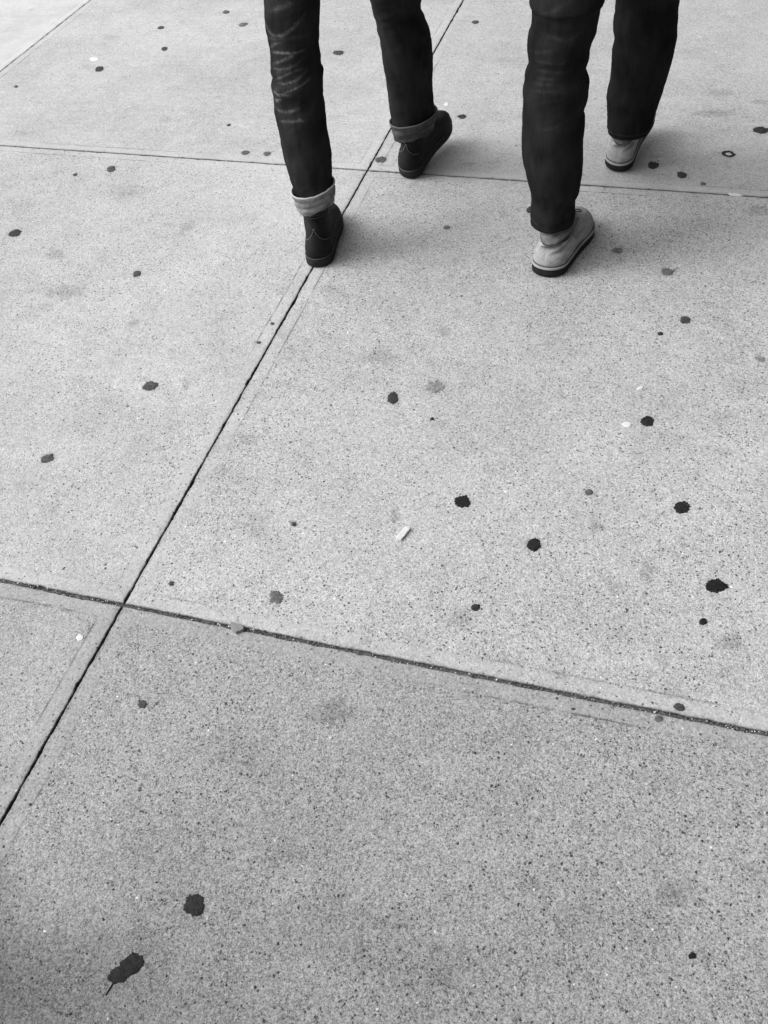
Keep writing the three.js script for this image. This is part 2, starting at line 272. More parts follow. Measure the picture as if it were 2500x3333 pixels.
// what lies in the joints: packed grit, lower in the long cracks
{
  const N = 512, L = new Float32Array(N * N), r = rng(9);
  for (let j = 0; j < N; j++) for (let i = 0; i < N; i++) L[j * N + i] = Math.max(0.02, 0.085 + 0.06 * noise(i / 2.2, j / 2.2) + 0.05 * noise(i / 9, j / 9) + 0.04 * (r() - 0.5));
  const gritTex = greyTexture(L, N, N, true, true);
  const gritMat = mat(gritTex, 0.95), paleMat = mat((() => { const q = new Float32Array(256 * 256); for (let j = 0; j < 256; j++) for (let i = 0; i < 256; i++) q[j * 256 + i] = 0.3 - 0.25 * smooth(0.1, 0.5, noise(i / 40, j / 40)); return greyTexture(q, 256, 256, true, true); })(), 0.95), deepMat = mat(0.014, 0.95, { specularIntensity: 0.2 });
  const strip = (x0, x1, z0, z1, y, amp, n, m) => {
    const alongX = x1 - x0 > z1 - z0, w = 5;
    const g = surface(w, n, (i, j) => {
      const a = alongX ? lerp(x0, x1, j / n) : lerp(x0, x1, i / w), b = alongX ? lerp(z0, z1, i / w) : lerp(z0, z1, j / n);
      const e = 2 * i / w - 1; return [a, y - 0.0035 * e * e * e * e + amp * noise(a * 90 + 3, b * 90) + 0.5 * amp * noise(a * 300, b * 300), b, a * 6, b * 6];
    }, false);
    if (g.attributes.normal.getY(3) < 0) { const q = g.index.array; for (let i = 0; i < q.length; i += 3) { const t = q[i]; q[i] = q[i + 1]; q[i + 1] = t; } g.computeVertexNormals(); }
    mesh(numbered('joint_filler'), g, m, pavement);
  };
  strip(-2 * S, 2 * S, -0.0075, 0.0075, -0.0042, 0.0018, 900, gritMat);
  strip(-3 * S, 2 * S, -S - 0.006, -S + 0.006, -0.0058, 0.0016, 900, deepMat);
  strip(-0.006, 0.006, -3 * S, S, -0.016, 0.004, 900, deepMat);
  strip(-S - 0.006, -S + 0.006, -3 * S, S, -0.0012, 0.0022, 900, paleMat);
  strip(S - 0.006, S + 0.006, -3 * S, S, -0.008, 0.003, 500, deepMat);
  // loose grains lying in the joints
  const grain = new THREE.IcosahedronGeometry(1, 0), grains = new THREE.InstancedMesh(grain, mat(1, 0.9), 2600), M = new THREE.Matrix4(), q = new THREE.Quaternion(), e = new THREE.Euler();
  for (let i = 0; i < 2600; i++) {
    const k = r(), pale = r();
    let x, y, z;
    if (k < 0.45) { x = lerp(-1, 1.35, r()); z = (r() - 0.5) * 0.011; y = -0.0035; } else if (k < 0.85) { x = (r() - 0.25) * 0.007; z = lerp(-3.3, 0.6, r()); y = -0.007; } else { x = lerp(-2, 1.4, r()); z = -S + (r() - 0.5) * 0.007; y = -0.004; }
    const s = 0.0007 + 0.0021 * r() * r();
    e.set(r() * 6, r() * 6, r() * 6); q.setFromEuler(e);
    M.compose(new THREE.Vector3(x, y, z), q, new THREE.Vector3(s, s * 0.8, s * (1 + r() * 0.6))); grains.setMatrixAt(i, M);
    const v = pale < 0.16 ? 0.5 + 0.2 * r() : 0.05 + 0.2 * r(); grains.setColorAt(i, grey(v));
  }
  grains.name = 'joint_grit'; grains.userData.kind = 'stuff'; grains.castShadow = grains.receiveShadow = true; pavement.add(grains);
}

// ---------------------------------------------------------------- an added front at the right, out of view, to block light
{
  const b = new THREE.Group(); b.name = 'added_building'; b.position.set(2.75, 0, 0); scene.add(b);
  tag(b, 'unseen dark stone front added along the right of the pavement to block light', 'added_building');
  const stone = mat(0.05, 0.9), glass = mat(0.02, 0.12, { specularIntensity: 1 }), z0 = -26, z1 = 14, H = 15, parts = [];
  const box = (x, y, z, w, h, d) => parts.push(new THREE.BoxGeometry(w, h, d).translate(x, y, z));
  box(0.3, 0.45, (z0 + z1) / 2, 0.6, 0.9, z1 - z0);
  for (let s = 0; s < 4; s++) { const y = 0.9 + s * 3.5; box(0.38, y + 2.95, (z0 + z1) / 2, 0.6, 1.1, z1 - z0); for (let k = 0; k <= 16; k++) box(0.4, y + 1.2, z0 + k * 2.5, 0.6, 2.4, 1.1); }
  mesh('wall', mergeGeometries(parts), stone, b);
  for (let s = 0; s < 4; s++) for (let k = 0; k < 16; k++) { const w = mesh('window', new THREE.BoxGeometry(0.06, 2.4, 0.05), stone, b); w.position.set(0.45, 0.9 + s * 3.5 + 1.2, z0 + k * 2.5 + 1.25); const p = mesh('pane', new THREE.BoxGeometry(0.02, 2.4, 1.4), glass, w); p.position.set(0.06, 0, 0); }
  mesh('cornice', new THREE.BoxGeometry(0.9, 0.5, z1 - z0).translate(0.3, H + 0.25, (z0 + z1) / 2), stone, b);
}

// ---------------------------------------------------------------- the two walkers
function facing(a) { return { f: [Math.sin(a), -Math.cos(a)], r: [Math.cos(a), Math.sin(a)] }; }
function soften(L, w, h, passes) { for (let p = 0; p < passes; p++) { const c = L.slice(); for (let j = 1; j < h - 1; j++) for (let i = 0; i < w; i++) { const l = (i + w - 1) % w, q = (i + 1) % w; L[j * w + i] = (c[j * w + i] * 4 + c[j * w + l] + c[j * w + q] + c[(j - 1) * w + i] + c[(j + 1) * w + i]) / 8; } } }
// denim: u 0..0.5 is the left leg, 0.5..1 the right leg, each from its inside front round the back; v is height 0..1 m
const DEN_W = 1024, DEN_H = 1024;
function denim(seed, base, wear) {
  const L = new Float32Array(DEN_W * DEN_H).fill(0), r = rng(seed);
  for (const [leg, pts, width, strength] of wear) {
    const n = 90, P = pts.map(([th, y]) => [((th / (2 * Math.PI) + 0.5) * 0.5 + leg * 0.5) * DEN_W, y * DEN_H]);
    const c = new THREE.CatmullRomCurve3(P.map((p) => new THREE.Vector3(p[0], p[1], 0)));
    for (let k = 0; k <= n; k++) {
      const p = c.getPoint(k / n), fade = Math.sin(Math.PI * clamp(k / n, 0.03, 0.97)) ** 0.6 * (0.8 + 0.3 * noise(k / 6, seed)), R = width * 0.85;
      for (let j = -R * 2 | 0; j <= R * 2; j++) for (let i = -R * 2 | 0; i <= R * 2; i++) {
        const x = (p.x | 0) + i, y = (p.y | 0) + j; if (x < 0 || y < 0 || x >= DEN_W || y >= DEN_H) continue;
        const g = Math.exp(-(i * i * 0.5 + j * j) / (R * R * 0.35)) * strength * fade; const q = y * DEN_W + x; if (g > L[q]) L[q] = g;
      }
    }
  }
  soften(L, DEN_W, DEN_H, 2);
  for (let j = 0; j < DEN_H; j++) for (let i = 0; i < DEN_W; i++) {
    const k = j * DEN_W + i, slub = 0.5 * noise(i / 1.5, j / 22) + 0.5 * noise(i / 1.2 + 40, j / 1.4);
    const vague = 0.3 * noise(i / 60, j / 40) + 0.2 * noise(i / 16, j / 30);
    L[k] = Math.max(0.008, (base + L[k] * Math.max(0.25, 0.66 + 0.4 * noise(i / 7, j / 4) + 0.25 * noise(i / 1.5, j / 14))) * (1 + 0.35 * slub + vague));
  }
  return greyTexture(L, DEN_W, DEN_H);
}
const twillBump = (() => { const N = 256, L = new Float32Array(N * N), r = rng(31); for (let j = 0; j < N; j++) for (let i = 0; i < N; i++) L[j * N + i] = 0.5 + 0.25 * Math.sin((i + j) * Math.PI / 4) + 0.3 * (r() - 0.5); return greyTexture(L, N, N, false, true); })();
twillBump.repeat.set(6, 8);
// rows: height, x, z, half width
function trouserLeg(rows, side, fold, seed, o = {}) {
  const y0 = rows[0][0], y1 = rows[rows.length - 1][0], m = 260, n = 96, deep = o.deep ?? 1.1;
  return surface(n, m + 8, (i, jj) => {
    const th = (i / n * 2 - 1) * Math.PI, s = Math.sin(th), c = Math.cos(th);
    const j = Math.max(0, jj - 8), inner = jj < 8 ? 1 - jj / 8 : 0;          // the first rings turn up inside the hem
    const y = lerp(y0, y1, j / m), w = keys(rows, y, 3);
    let d = 0;
    const k = Math.exp(-Math.pow((y - (o.knee ?? 0.46)) / 0.11, 2)), hem = Math.exp(-Math.pow((y - y0 - 0.07) / 0.05, 2)) * (o.hem ?? 1), all = 0.25;
    const a = Math.abs(noise(th * 1.1 + seed, y * 26 + 0.6 * s + seed)), b = Math.abs(noise(th * 1.7 + 9 - seed, y * 44 - 0.9 * s));
    d += fold * (k + 0.8 * hem + all) * (0.5 - a * 1.5) + fold * 0.6 * (k + hem) * (0.4 - b * 1.3);
    d *= 0.45 + 0.55 * Math.max(0, c);                                         // the sides stay on the cut of the trousers
    d *= smooth(0.0, 0.05, y - y0);
    d += 0.0005 * noise(th * 5 + seed, y * 120) + 0.0014 * noise(th * 2, y * 15 + seed);
    const q = (1 - 0.03 * (inner > 0 ? 1 : 0)) * (w + d), yy = y + (o.tilt ?? 0) * s * (1 - smooth(0, 0.1, y - y0)) + inner * 0.02;
    return [keys(rows, y, 1) + q * s, yy, keys(rows, y, 2) + q * deep * c, (th / (2 * Math.PI) + 0.5) * 0.5 + side * 0.5, yy];
  });
}
// a band rolled up round an ankle: outside, rounded rims, inside
function cuffGeometry(x, z, rx, rz, yTop, yBottom, tilt, seed, flare = 0.004) {
  const prof = []; const n = 96, T = 0.0035;
  for (let k = 0; k <= 16; k++) prof.push([0 + T * 0.15 * Math.sin(k), lerp(yBottom, yTop, k / 16), k / 16]);
  const out = [[-T * 1.9, yBottom + 0.012], [-T * 1.6, yBottom - 0.001], [-T * 0.6, yBottom - 0.0022]];
  const top = [[-T * 0.5, yTop + 0.0018], [-T * 1.1, yTop + 0.001], [-T * 2, yTop - 0.02]];
  const all = [...out.map((p) => [...p, 0]), ...prof, ...top.map((p) => [...p, 1])];
  return surface(n, all.length - 1, (i, j) => {
    const th = (i / n * 2 - 1) * Math.PI, s = Math.sin(th), c = Math.cos(th), [dr, y, v] = all[j];
    const vb = clamp((y - yBottom) / (yTop - yBottom)), bump = 0.0022 * noise(th * 2.2 + seed, vb * 2.5 + seed) + 0.0022 * noise(th * 0.8 + seed, vb * 6), lip = flare * (vb - 0.5);
    const edge = v < 0.04 ? 0.002 * noise(th * 9 + seed, 2) + 0.006 * noise(th * 1.8 + seed, 4) : v > 0.96 ? 0.0008 * noise(th * 5, seed) : 0;
    return [x + (rx + dr + bump + lip) * s, y + tilt * s + edge, z + (rz + dr + bump + lip) * c, i / n, v];
  });
}
function cuffTexture(seed, base) {
  const W = 1024, H = 256, L = new Float32Array(W * H), r = rng(seed);
  for (let j = 0; j < H; j++) for (let i = 0; i < W; i++) {
    const x = i / W * 0.38, y = j / H * 0.055, streak = noise(x * 26 + seed, y * 160 + 1.2 * noise(x * 30, seed)) , cloud = noise(x * 40, y * 60 + seed), weave = noise(i / 1.6, j / 2) * 0.12;
    let v = base * (1 + 0.33 * streak + 0.28 * cloud + 0.25 * noise(x * 130, y * 130) + weave);
    if (j > H * 0.955) v = base * 2.1; else if (j > H * 0.93) v *= 0.45;           // selvedge edge
    if (j > H * 0.12 && j < H * 0.15) v *= 0.8;
    L[j * W + i] = Math.max(0.015, v);
  }
  return greyTexture(L, W, H);
}

// ---- shoes: rings of a foot-shaped outline that shrink towards the ankle. Local frame: heel at 0, toe along -z
const FOOT = [[0, 0.041], [0.25, 0.0395], [0.45, 0.0405], [0.7, 0.0505], [0.88, 0.048], [1, 0.042]];
function shoeRing(st, h, phi) {                   // phi 0 at the heel, +pi/2 at the right, pi at the toe
  const back = keys(st.layers, h, 1), front = keys(st.layers, h, 2), ank = keys(st.layers, h, 3), hw = keys(st.layers, h, 4), sc = keys(st.layers, h, 5);
  const c = Math.cos(phi), s = Math.sin(phi), f = back + (front - back) * (1 - c) / 2, t = clamp(f / st.length);
  const sg = Math.sign(s), hb = 1 - clamp((f - back) / 0.043), tb = 1 - clamp((front - f) / 0.075), foot = keys(FOOT, t) * sc * Math.sqrt(Math.max(0, 1 - hb * hb)) * Math.pow(Math.max(0, 1 - tb * tb), 0.45), shaft = hw * Math.pow(Math.abs(s), 0.92);
  const bend = -st.side * 0.006 * Math.sin(Math.PI * Math.pow(t, 0.8)) * (1 - ank) + st.side * 0.004 * smooth(0.75, 1, t);
  return [sg * lerp(foot, shaft, ank) + bend, h, -f];
}
function crease(st, phi, h) {
  let d = 0;
  for (const [hc, slope, width, depth, p0, p1] of st.creases ?? []) {
    const a = ((phi + 3 * Math.PI) % (2 * Math.PI)) - Math.PI; if (a <= p0 || a >= p1) continue;
    const e = smooth(p0, p0 + 0.35, a) * (1 - smooth(p1 - 0.35, p1, a)), q = h - hc - slope * a;
    d += depth * e * (Math.exp(-Math.pow(q / width, 2)) - 0.8 * Math.exp(-Math.pow((q - width * 1.7) / width, 2)));
  }
  return d;
}
function shoeGeometry(st) {
  const n = 96, hs = []; const h0 = st.layers[0][0], h1 = st.layers[st.layers.length - 1][0];
  for (let k = 0; k <= 70; k++) hs.push([lerp(h0, h1, k / 70), 0]);
  for (let k = 1; k <= 4; k++) hs.push([h1 + 0.0015 - 0.012 * (k - 1), 0.0035]);
  return surface(n, hs.length - 1, (i, j) => {
    const phi = (i / n) * 2 * Math.PI, [h, inset] = hs[j], p = shoeRing(st, Math.min(h, h1), phi), q = shoeRing(st, h0 + 0.02, phi);
    const cx = 0, cz = -(keys(st.layers, Math.min(h, h1), 1) + keys(st.layers, Math.min(h, h1), 2)) / 2, dx = p[0] - cx, dz = p[2] - cz, dl = Math.hypot(dx, dz) || 1;
    let d = -inset;
    d -= crease(st, phi, h);
    d += 0.0009 * noise(phi * 4 + st.seed, h * 60) + 0.0006 * noise(phi * 11, h * 150 + st.seed);
    return [p[0] + dx / dl * d, h, p[2] + dz / dl * d, i / n, (h - h0) / (h1 - h0)];
  });
}
// a solid slab with the foot outline, from height a to b, grown outwards
function soleGeometry(st, a, b, grow, round = 0.003, spring = 0) {
  const n = 96, R = [[-0.05, a + 0.0005], [-0.004, a], [0, a + round * 0.8], [0.0004, (a + b) / 2], [0, b - round * 0.5], [-round * 0.6, b], [-0.05, b]];
  return surface(n, R.length - 1, (i, j) => {
    const phi = (i / n) * 2 * Math.PI, p = shoeRing(st, st.layers[0][0], phi), [inset, h] = R[j], c = Math.cos(phi), s = Math.sin(phi), dl = Math.hypot(c * 1.1, s);
    const k = inset < -0.03 ? 0.2 : 1, mid = -st.length / 2, gx = s / dl, gz = c * 1.1 / dl;
    const x = k < 1 ? p[0] * k : p[0] + gx * (grow + inset), z = k < 1 ? mid + (p[2] - mid) * k : p[2] + gz * (grow + inset);
    return [x, h + spring * Math.pow(clamp((-z - 0.19) / 0.1), 2), z, i / n, j / 6];
  });
}
// a panel that lies on the shoe, between angles and up to a top line
function panelGeometry(st, p0, p1, bottom, top, lift = 0.0014) {
  const n = 60, m = 18, ctr = (h) => -(keys(st.layers, h, 1) + keys(st.layers, h, 2)) / 2;
  const at = (phi, h, d) => { const p = shoeRing(st, h, phi), dz = p[2] - ctr(h), dl = Math.hypot(p[0], dz) || 1; return [p[0] + p[0] / dl * d, h, p[2] + dz / dl * d]; };
  return surface(n, m + 2, (i, j) => {
    const phi = lerp(p0, p1, i / n), tp = top(phi), e = Math.min(1, Math.min(i, n - i) / 1.5), h = j <= m ? lerp(bottom, tp, j / m) : tp + 0.0006 * (j - m), d = (j <= m ? (j === 0 ? 0.0006 : lift) : j === m + 1 ? lift * 0.5 : -0.002) * (e > 0 ? 1 : -1) + 0.0007 * noise(phi * 4 + st.seed, h * 60) - crease(st, phi, h);
    return [...at(phi, h, d), phi / (2 * Math.PI), (h - st.layers[0][0]) / (st.layers[st.layers.length - 1][0] - st.layers[0][0])];
  }, false);
}
function onShoe(st, phi, h, d) { const c = -(keys(st.layers, h, 1) + keys(st.layers, h, 2)) / 2, p = shoeRing(st, h, phi), dz = p[2] - c, dl = Math.hypot(p[0], dz) || 1; return [p[0] + p[0] / dl * d, h, p[2] + dz / dl * d]; }
// scuffed suede: shade of the ankle folds painted in, darker along the foot of the upper
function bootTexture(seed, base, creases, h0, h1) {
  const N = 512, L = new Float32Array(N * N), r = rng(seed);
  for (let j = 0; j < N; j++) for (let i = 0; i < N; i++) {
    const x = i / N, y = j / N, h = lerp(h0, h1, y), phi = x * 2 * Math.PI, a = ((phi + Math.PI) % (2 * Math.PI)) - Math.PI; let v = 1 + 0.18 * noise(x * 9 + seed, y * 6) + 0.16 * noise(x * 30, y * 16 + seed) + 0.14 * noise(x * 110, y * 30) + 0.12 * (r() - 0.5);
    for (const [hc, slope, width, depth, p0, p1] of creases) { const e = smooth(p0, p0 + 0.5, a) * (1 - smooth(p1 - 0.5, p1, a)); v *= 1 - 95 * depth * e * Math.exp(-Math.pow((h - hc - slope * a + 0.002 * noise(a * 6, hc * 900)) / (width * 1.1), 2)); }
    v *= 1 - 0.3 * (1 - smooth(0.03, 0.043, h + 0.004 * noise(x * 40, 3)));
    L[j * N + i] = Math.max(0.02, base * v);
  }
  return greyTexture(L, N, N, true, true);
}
function leatherTexture(seed, base, amp, N = 512) {
  const L = new Float32Array(N * N), r = rng(seed);
  for (let j = 0; j < N; j++) for (let i = 0; i < N; i++) { const x = i / N, y = j / N; L[j * N + i] = Math.max(0.008, base * (1 + amp * (0.5 * noise(x * 9 + seed, y * 6) + 0.4 * noise(x * 26, y * 16 + seed) + 0.25 * noise(x * 90, y * 34) + 0.2 * (r() - 0.5)))); }
  return greyTexture(L, N, N);
}
// heights, back, front, how far it is ankle rather than foot, ankle half width, scale
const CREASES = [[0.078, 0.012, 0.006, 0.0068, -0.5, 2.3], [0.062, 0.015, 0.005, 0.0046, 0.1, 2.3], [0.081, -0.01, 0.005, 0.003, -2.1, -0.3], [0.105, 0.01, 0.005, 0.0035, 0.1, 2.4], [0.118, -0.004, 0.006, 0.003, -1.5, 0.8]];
const BOOT = { length: 0.286, layers: [[0.024, 0.003, 0.284, 0, 0.036, 0.97], [0.036, 0.002, 0.284, 0, 0.036, 0.98], [0.050, 0.004, 0.277, 0.02, 0.038, 0.96], [0.063, 0.009, 0.258, 0.1, 0.038, 0.92], [0.075, 0.015, 0.226, 0.25, 0.037, 0.88], [0.088, 0.021, 0.190, 0.55, 0.0365, 0.85], [0.102, 0.026, 0.165, 0.85, 0.0345, 0.83], [0.122, 0.040, 0.154, 1, 0.034, 0.82], [0.145, 0.045, 0.152, 1, 0.034, 0.82]] };
const shoeMats = {
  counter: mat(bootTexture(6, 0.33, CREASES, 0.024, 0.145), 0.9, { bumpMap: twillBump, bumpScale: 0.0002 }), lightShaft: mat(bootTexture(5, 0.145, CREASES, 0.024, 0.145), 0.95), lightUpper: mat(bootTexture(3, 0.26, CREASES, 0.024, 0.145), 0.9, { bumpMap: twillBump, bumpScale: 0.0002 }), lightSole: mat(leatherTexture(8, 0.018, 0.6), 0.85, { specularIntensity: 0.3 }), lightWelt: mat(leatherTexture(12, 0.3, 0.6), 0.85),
  darkUpper: mat(leatherTexture(14, 0.012, 0.6), 0.7, { specularIntensity: 0.3 }), darkSole: mat(leatherTexture(18, 0.02, 0.6), 0.8, { specularIntensity: 0.3 }), darkWelt: mat(0.075, 0.6), lace: mat(0.03, 0.9), thread: mat(0.34, 0.8), lining: mat(0.03, 0.95), dullThread: mat(0.10, 0.8),
};
function shoe(parent, kind, side, pos, turn, pitch, seed, wide = 1) {
  const light = kind === 'light', st = { ...BOOT, side, seed };

  if (light) { st.length = 0.300; st.layers = BOOT.layers.map((l) => [l[0], l[1], l[2] + 0.014 * smooth(0.13, 0.07, l[0]), l[3], l[4] * (1 + (wide - 1) * 0.6), l[5] * 1.07 * wide]); }
  if (light) { st.creases = CREASES; }
  else st.layers = [...BOOT.layers.map((l) => [l[0], l[1], l[2], l[3], l[4] * 1.03, l[5] * 1.02 * wide]), [0.19, 0.040, 0.150, 1, 0.039, 0.82]];
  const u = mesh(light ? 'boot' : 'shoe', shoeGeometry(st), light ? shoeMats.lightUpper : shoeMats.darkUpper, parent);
  u.position.set(pos[0], pos[1], pos[2]); u.rotation.set(pitch, -turn, 0, 'YXZ');
  mesh('sole', soleGeometry(st, 0.0005, light ? 0.0225 : 0.026, light ? 0.0045 : 0.0035, 0.004), light ? shoeMats.lightSole : shoeMats.darkSole, u);
  mesh('welt', soleGeometry(st, light ? 0.0226 : 0.0262, light ? 0.0310 : 0.0285, light ? 0.0062 : 0.0038, 0.0025), light ? shoeMats.lightWelt : shoeMats.darkWelt, u);
  const lining = shoeRing(st, 0.14, 0); void lining;
  if (light) {
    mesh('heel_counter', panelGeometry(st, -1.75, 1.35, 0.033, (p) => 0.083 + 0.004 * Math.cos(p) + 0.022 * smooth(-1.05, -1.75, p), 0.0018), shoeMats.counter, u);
    const top0 = (p) => 0.083 + 0.004 * Math.cos(p) + 0.022 * smooth(-1.05, -1.75, p), seam_shade = [], foot = [];
    for (let k = 0; k <= 40; k++) { const p = lerp(-1.7, 1.3, k / 40); seam_shade.push(onShoe(st, p, top0(p) + 0.0012, 0.0008 - crease(st, p, top0(p)))); }
    for (let k = 0; k < 80; k++) { const p = k / 80 * 2 * Math.PI; foot.push(onShoe(st, p, 0.0322, 0.0009)); }
    mesh('seam_shade', tube(seam_shade, 0.0015, 80, 6), shoeMats.lace, u); mesh('seam_shade', tube(foot, 0.0013, 140, 6, true), shoeMats.lace, u);  // dark tubes along the seams stand in for shade in the gaps
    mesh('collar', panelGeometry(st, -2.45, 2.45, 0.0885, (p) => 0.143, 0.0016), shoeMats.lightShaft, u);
    // laces tied over the instep
    const top = (f, x) => { let h = 0.13; for (; h > 0.03; h -= 0.001) if (keys(st.layers, h, 2) >= f) break; return [x, h + 0.004, -f]; };
    const loops = [[top(0.17, 0.006), top(0.185, 0.02), top(0.208, 0.028), top(0.218, 0.018), top(0.205, 0.006), top(0.18, 0.002)], [top(0.17, -0.006), top(0.182, -0.022), top(0.198, -0.03), top(0.206, -0.02), top(0.19, -0.006), top(0.175, -0.002)], [top(0.160, -0.022), top(0.166, 0), top(0.172, 0.022)], [top(0.178, -0.022), top(0.176, 0), top(0.170, 0.022)]];
    mesh('lace', mergeGeometries(loops.map((l) => tube(l, 0.0016, 40, 7))), shoeMats.lace, u);
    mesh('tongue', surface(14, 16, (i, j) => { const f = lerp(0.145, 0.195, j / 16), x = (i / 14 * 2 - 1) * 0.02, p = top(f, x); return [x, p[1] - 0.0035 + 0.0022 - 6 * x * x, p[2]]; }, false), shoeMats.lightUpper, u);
  } else {
    const topLine = (p) => 0.066 + 0.045 * Math.exp(-Math.abs(p) * 2.6);
    mesh('heel_counter', panelGeometry(st, -1.6, 1.6, 0.031, topLine, 0.0012), shoeMats.darkUpper, u);
    const dashes = [];
    for (let k = 0; k < 44; k++) { const p = -1.5 + k * 0.052; if (p > 0.75) break; const q = p + (p < -0.75 ? 0.05 : 0.03); dashes.push(tube([onShoe(st, p, topLine(p) - 0.003, 0.0018), onShoe(st, (p + q) / 2, topLine((p + q) / 2) - 0.003, 0.0021), onShoe(st, q, topLine(q) - 0.003, 0.0018)], 0.0004, 4, 5)); }
    const sm = mesh('stitching', mergeGeometries(dashes), shoeMats.thread, u); void sm;
    for (const h of [0.137, 0.130]) { const line = []; for (let k = 0; k <= 24; k++) line.push(onShoe(st, lerp(-1.5, 1.2, k / 24), h, 0.0006)); mesh('piping', tube(line, 0.0007, 60, 5), shoeMats.dullThread, u); }
  }
  return u;
}

// ---- bodies: distance fields of tapered capsules, meshed as one surface
function fieldMesh(caps, cell, k = 0.02) {
  const lo = [1e9, 1e9, 1e9], hi = [-1e9, -1e9, -1e9];
  for (const [a, b, ra, rb] of caps) for (const [p, r] of [[a, ra], [b, rb]]) for (let d = 0; d < 3; d++) { lo[d] = Math.min(lo[d], p[d] - r - 3 * cell - k); hi[d] = Math.max(hi[d], p[d] + r + 3 * cell + k); }
  const n = [0, 1, 2].map((d) => Math.ceil((hi[d] - lo[d]) / cell) + 1), F = new Float32Array(n[0] * n[1] * n[2]).fill(1);
  const at = (x, y, z) => (z * n[1] + y) * n[0] + x;
  for (const [a, b, ra, rb] of caps) {
    const ab = [b[0] - a[0], b[1] - a[1], b[2] - a[2]], l2 = ab[0] ** 2 + ab[1] ** 2 + ab[2] ** 2 || 1e-9, R = Math.max(ra, rb) + k * 2 + cell * 2;
    const i0 = [0, 1, 2].map((d) => Math.max(0, Math.floor((Math.min(a[d], b[d]) - R - lo[d]) / cell))), i1 = [0, 1, 2].map((d) => Math.min(n[d] - 1, Math.ceil((Math.max(a[d], b[d]) + R - lo[d]) / cell)));
    for (let z = i0[2]; z <= i1[2]; z++) for (let y = i0[1]; y <= i1[1]; y++) for (let x = i0[0]; x <= i1[0]; x++) {
      const p = [lo[0] + x * cell - a[0], lo[1] + y * cell - a[1], lo[2] + z * cell - a[2]], t = clamp((p[0] * ab[0] + p[1] * ab[1] + p[2] * ab[2]) / l2);
      const d = Math.hypot(p[0] - ab[0] * t, p[1] - ab[1] * t, p[2] - ab[2] * t) - lerp(ra, rb, t), q = at(x, y, z), h = clamp(0.5 + 0.5 * (F[q] - d) / k);
      F[q] = F[q] > 0.9 ? d : lerp(F[q], d, h) - k * h * (1 - h);
    }
  }
  const pos = [], idx = [], id = new Int32Array(F.length).fill(-1);
  for (let z = 0; z < n[2] - 1; z++) for (let y = 0; y < n[1] - 1; y++) for (let x = 0; x < n[0] - 1; x++) {
    let cnt = 0, sx = 0, sy = 0, sz = 0, neg = 0; const v = [];
    for (let c = 0; c < 8; c++) { const f = F[at(x + (c & 1), y + (c >> 1 & 1), z + (c >> 2))]; v.push(f); if (f < 0) neg++; }
    if (!neg || neg === 8) continue;
    for (const [a, b] of EDGES) if ((v[a] < 0) !== (v[b] < 0)) { const t = v[a] / (v[a] - v[b]); sx += lerp(a & 1, b & 1, t); sy += lerp(a >> 1 & 1, b >> 1 & 1, t); sz += lerp(a >> 2, b >> 2, t); cnt++; }
    id[at(x, y, z)] = pos.length / 3; pos.push(lo[0] + (x + sx / cnt) * cell, lo[1] + (y + sy / cnt) * cell, lo[2] + (z + sz / cnt) * cell);
  }
  for (let z = 1; z < n[2] - 1; z++) for (let y = 1; y < n[1] - 1; y++) for (let x = 1; x < n[0] - 1; x++) {
    const f = F[at(x, y, z)] < 0;
    const quad = (a, b, c, d, flip) => { if (a < 0 || b < 0 || c < 0 || d < 0) return; if (flip) idx.push(a, c, b, a, d, c); else idx.push(a, b, c, a, c, d); };
    if (f !== F[at(x + 1, y, z)] < 0) quad(id[at(x, y - 1, z - 1)], id[at(x, y, z - 1)], id[at(x, y, z)], id[at(x, y - 1, z)], !f);
    if (f !== F[at(x, y + 1, z)] < 0) quad(id[at(x - 1, y, z - 1)], id[at(x - 1, y, z)], id[at(x, y, z)], id[at(x, y, z - 1)], !f);
    if (f !== F[at(x, y, z + 1)] < 0) quad(id[at(x - 1, y - 1, z)], id[at(x, y - 1, z)], id[at(x, y, z)], id[at(x - 1, y, z)], !f);
  }
  return geo(pos, idx);
}
const EDGES = [[0, 1], [2, 3], [4, 5], [6, 7], [0, 2], [1, 3], [4, 6], [5, 7], [0, 4], [1, 5], [2, 6], [3, 7]];
const skinMat = mat(0.3, 0.6), hairMat = mat(0.02, 0.7);
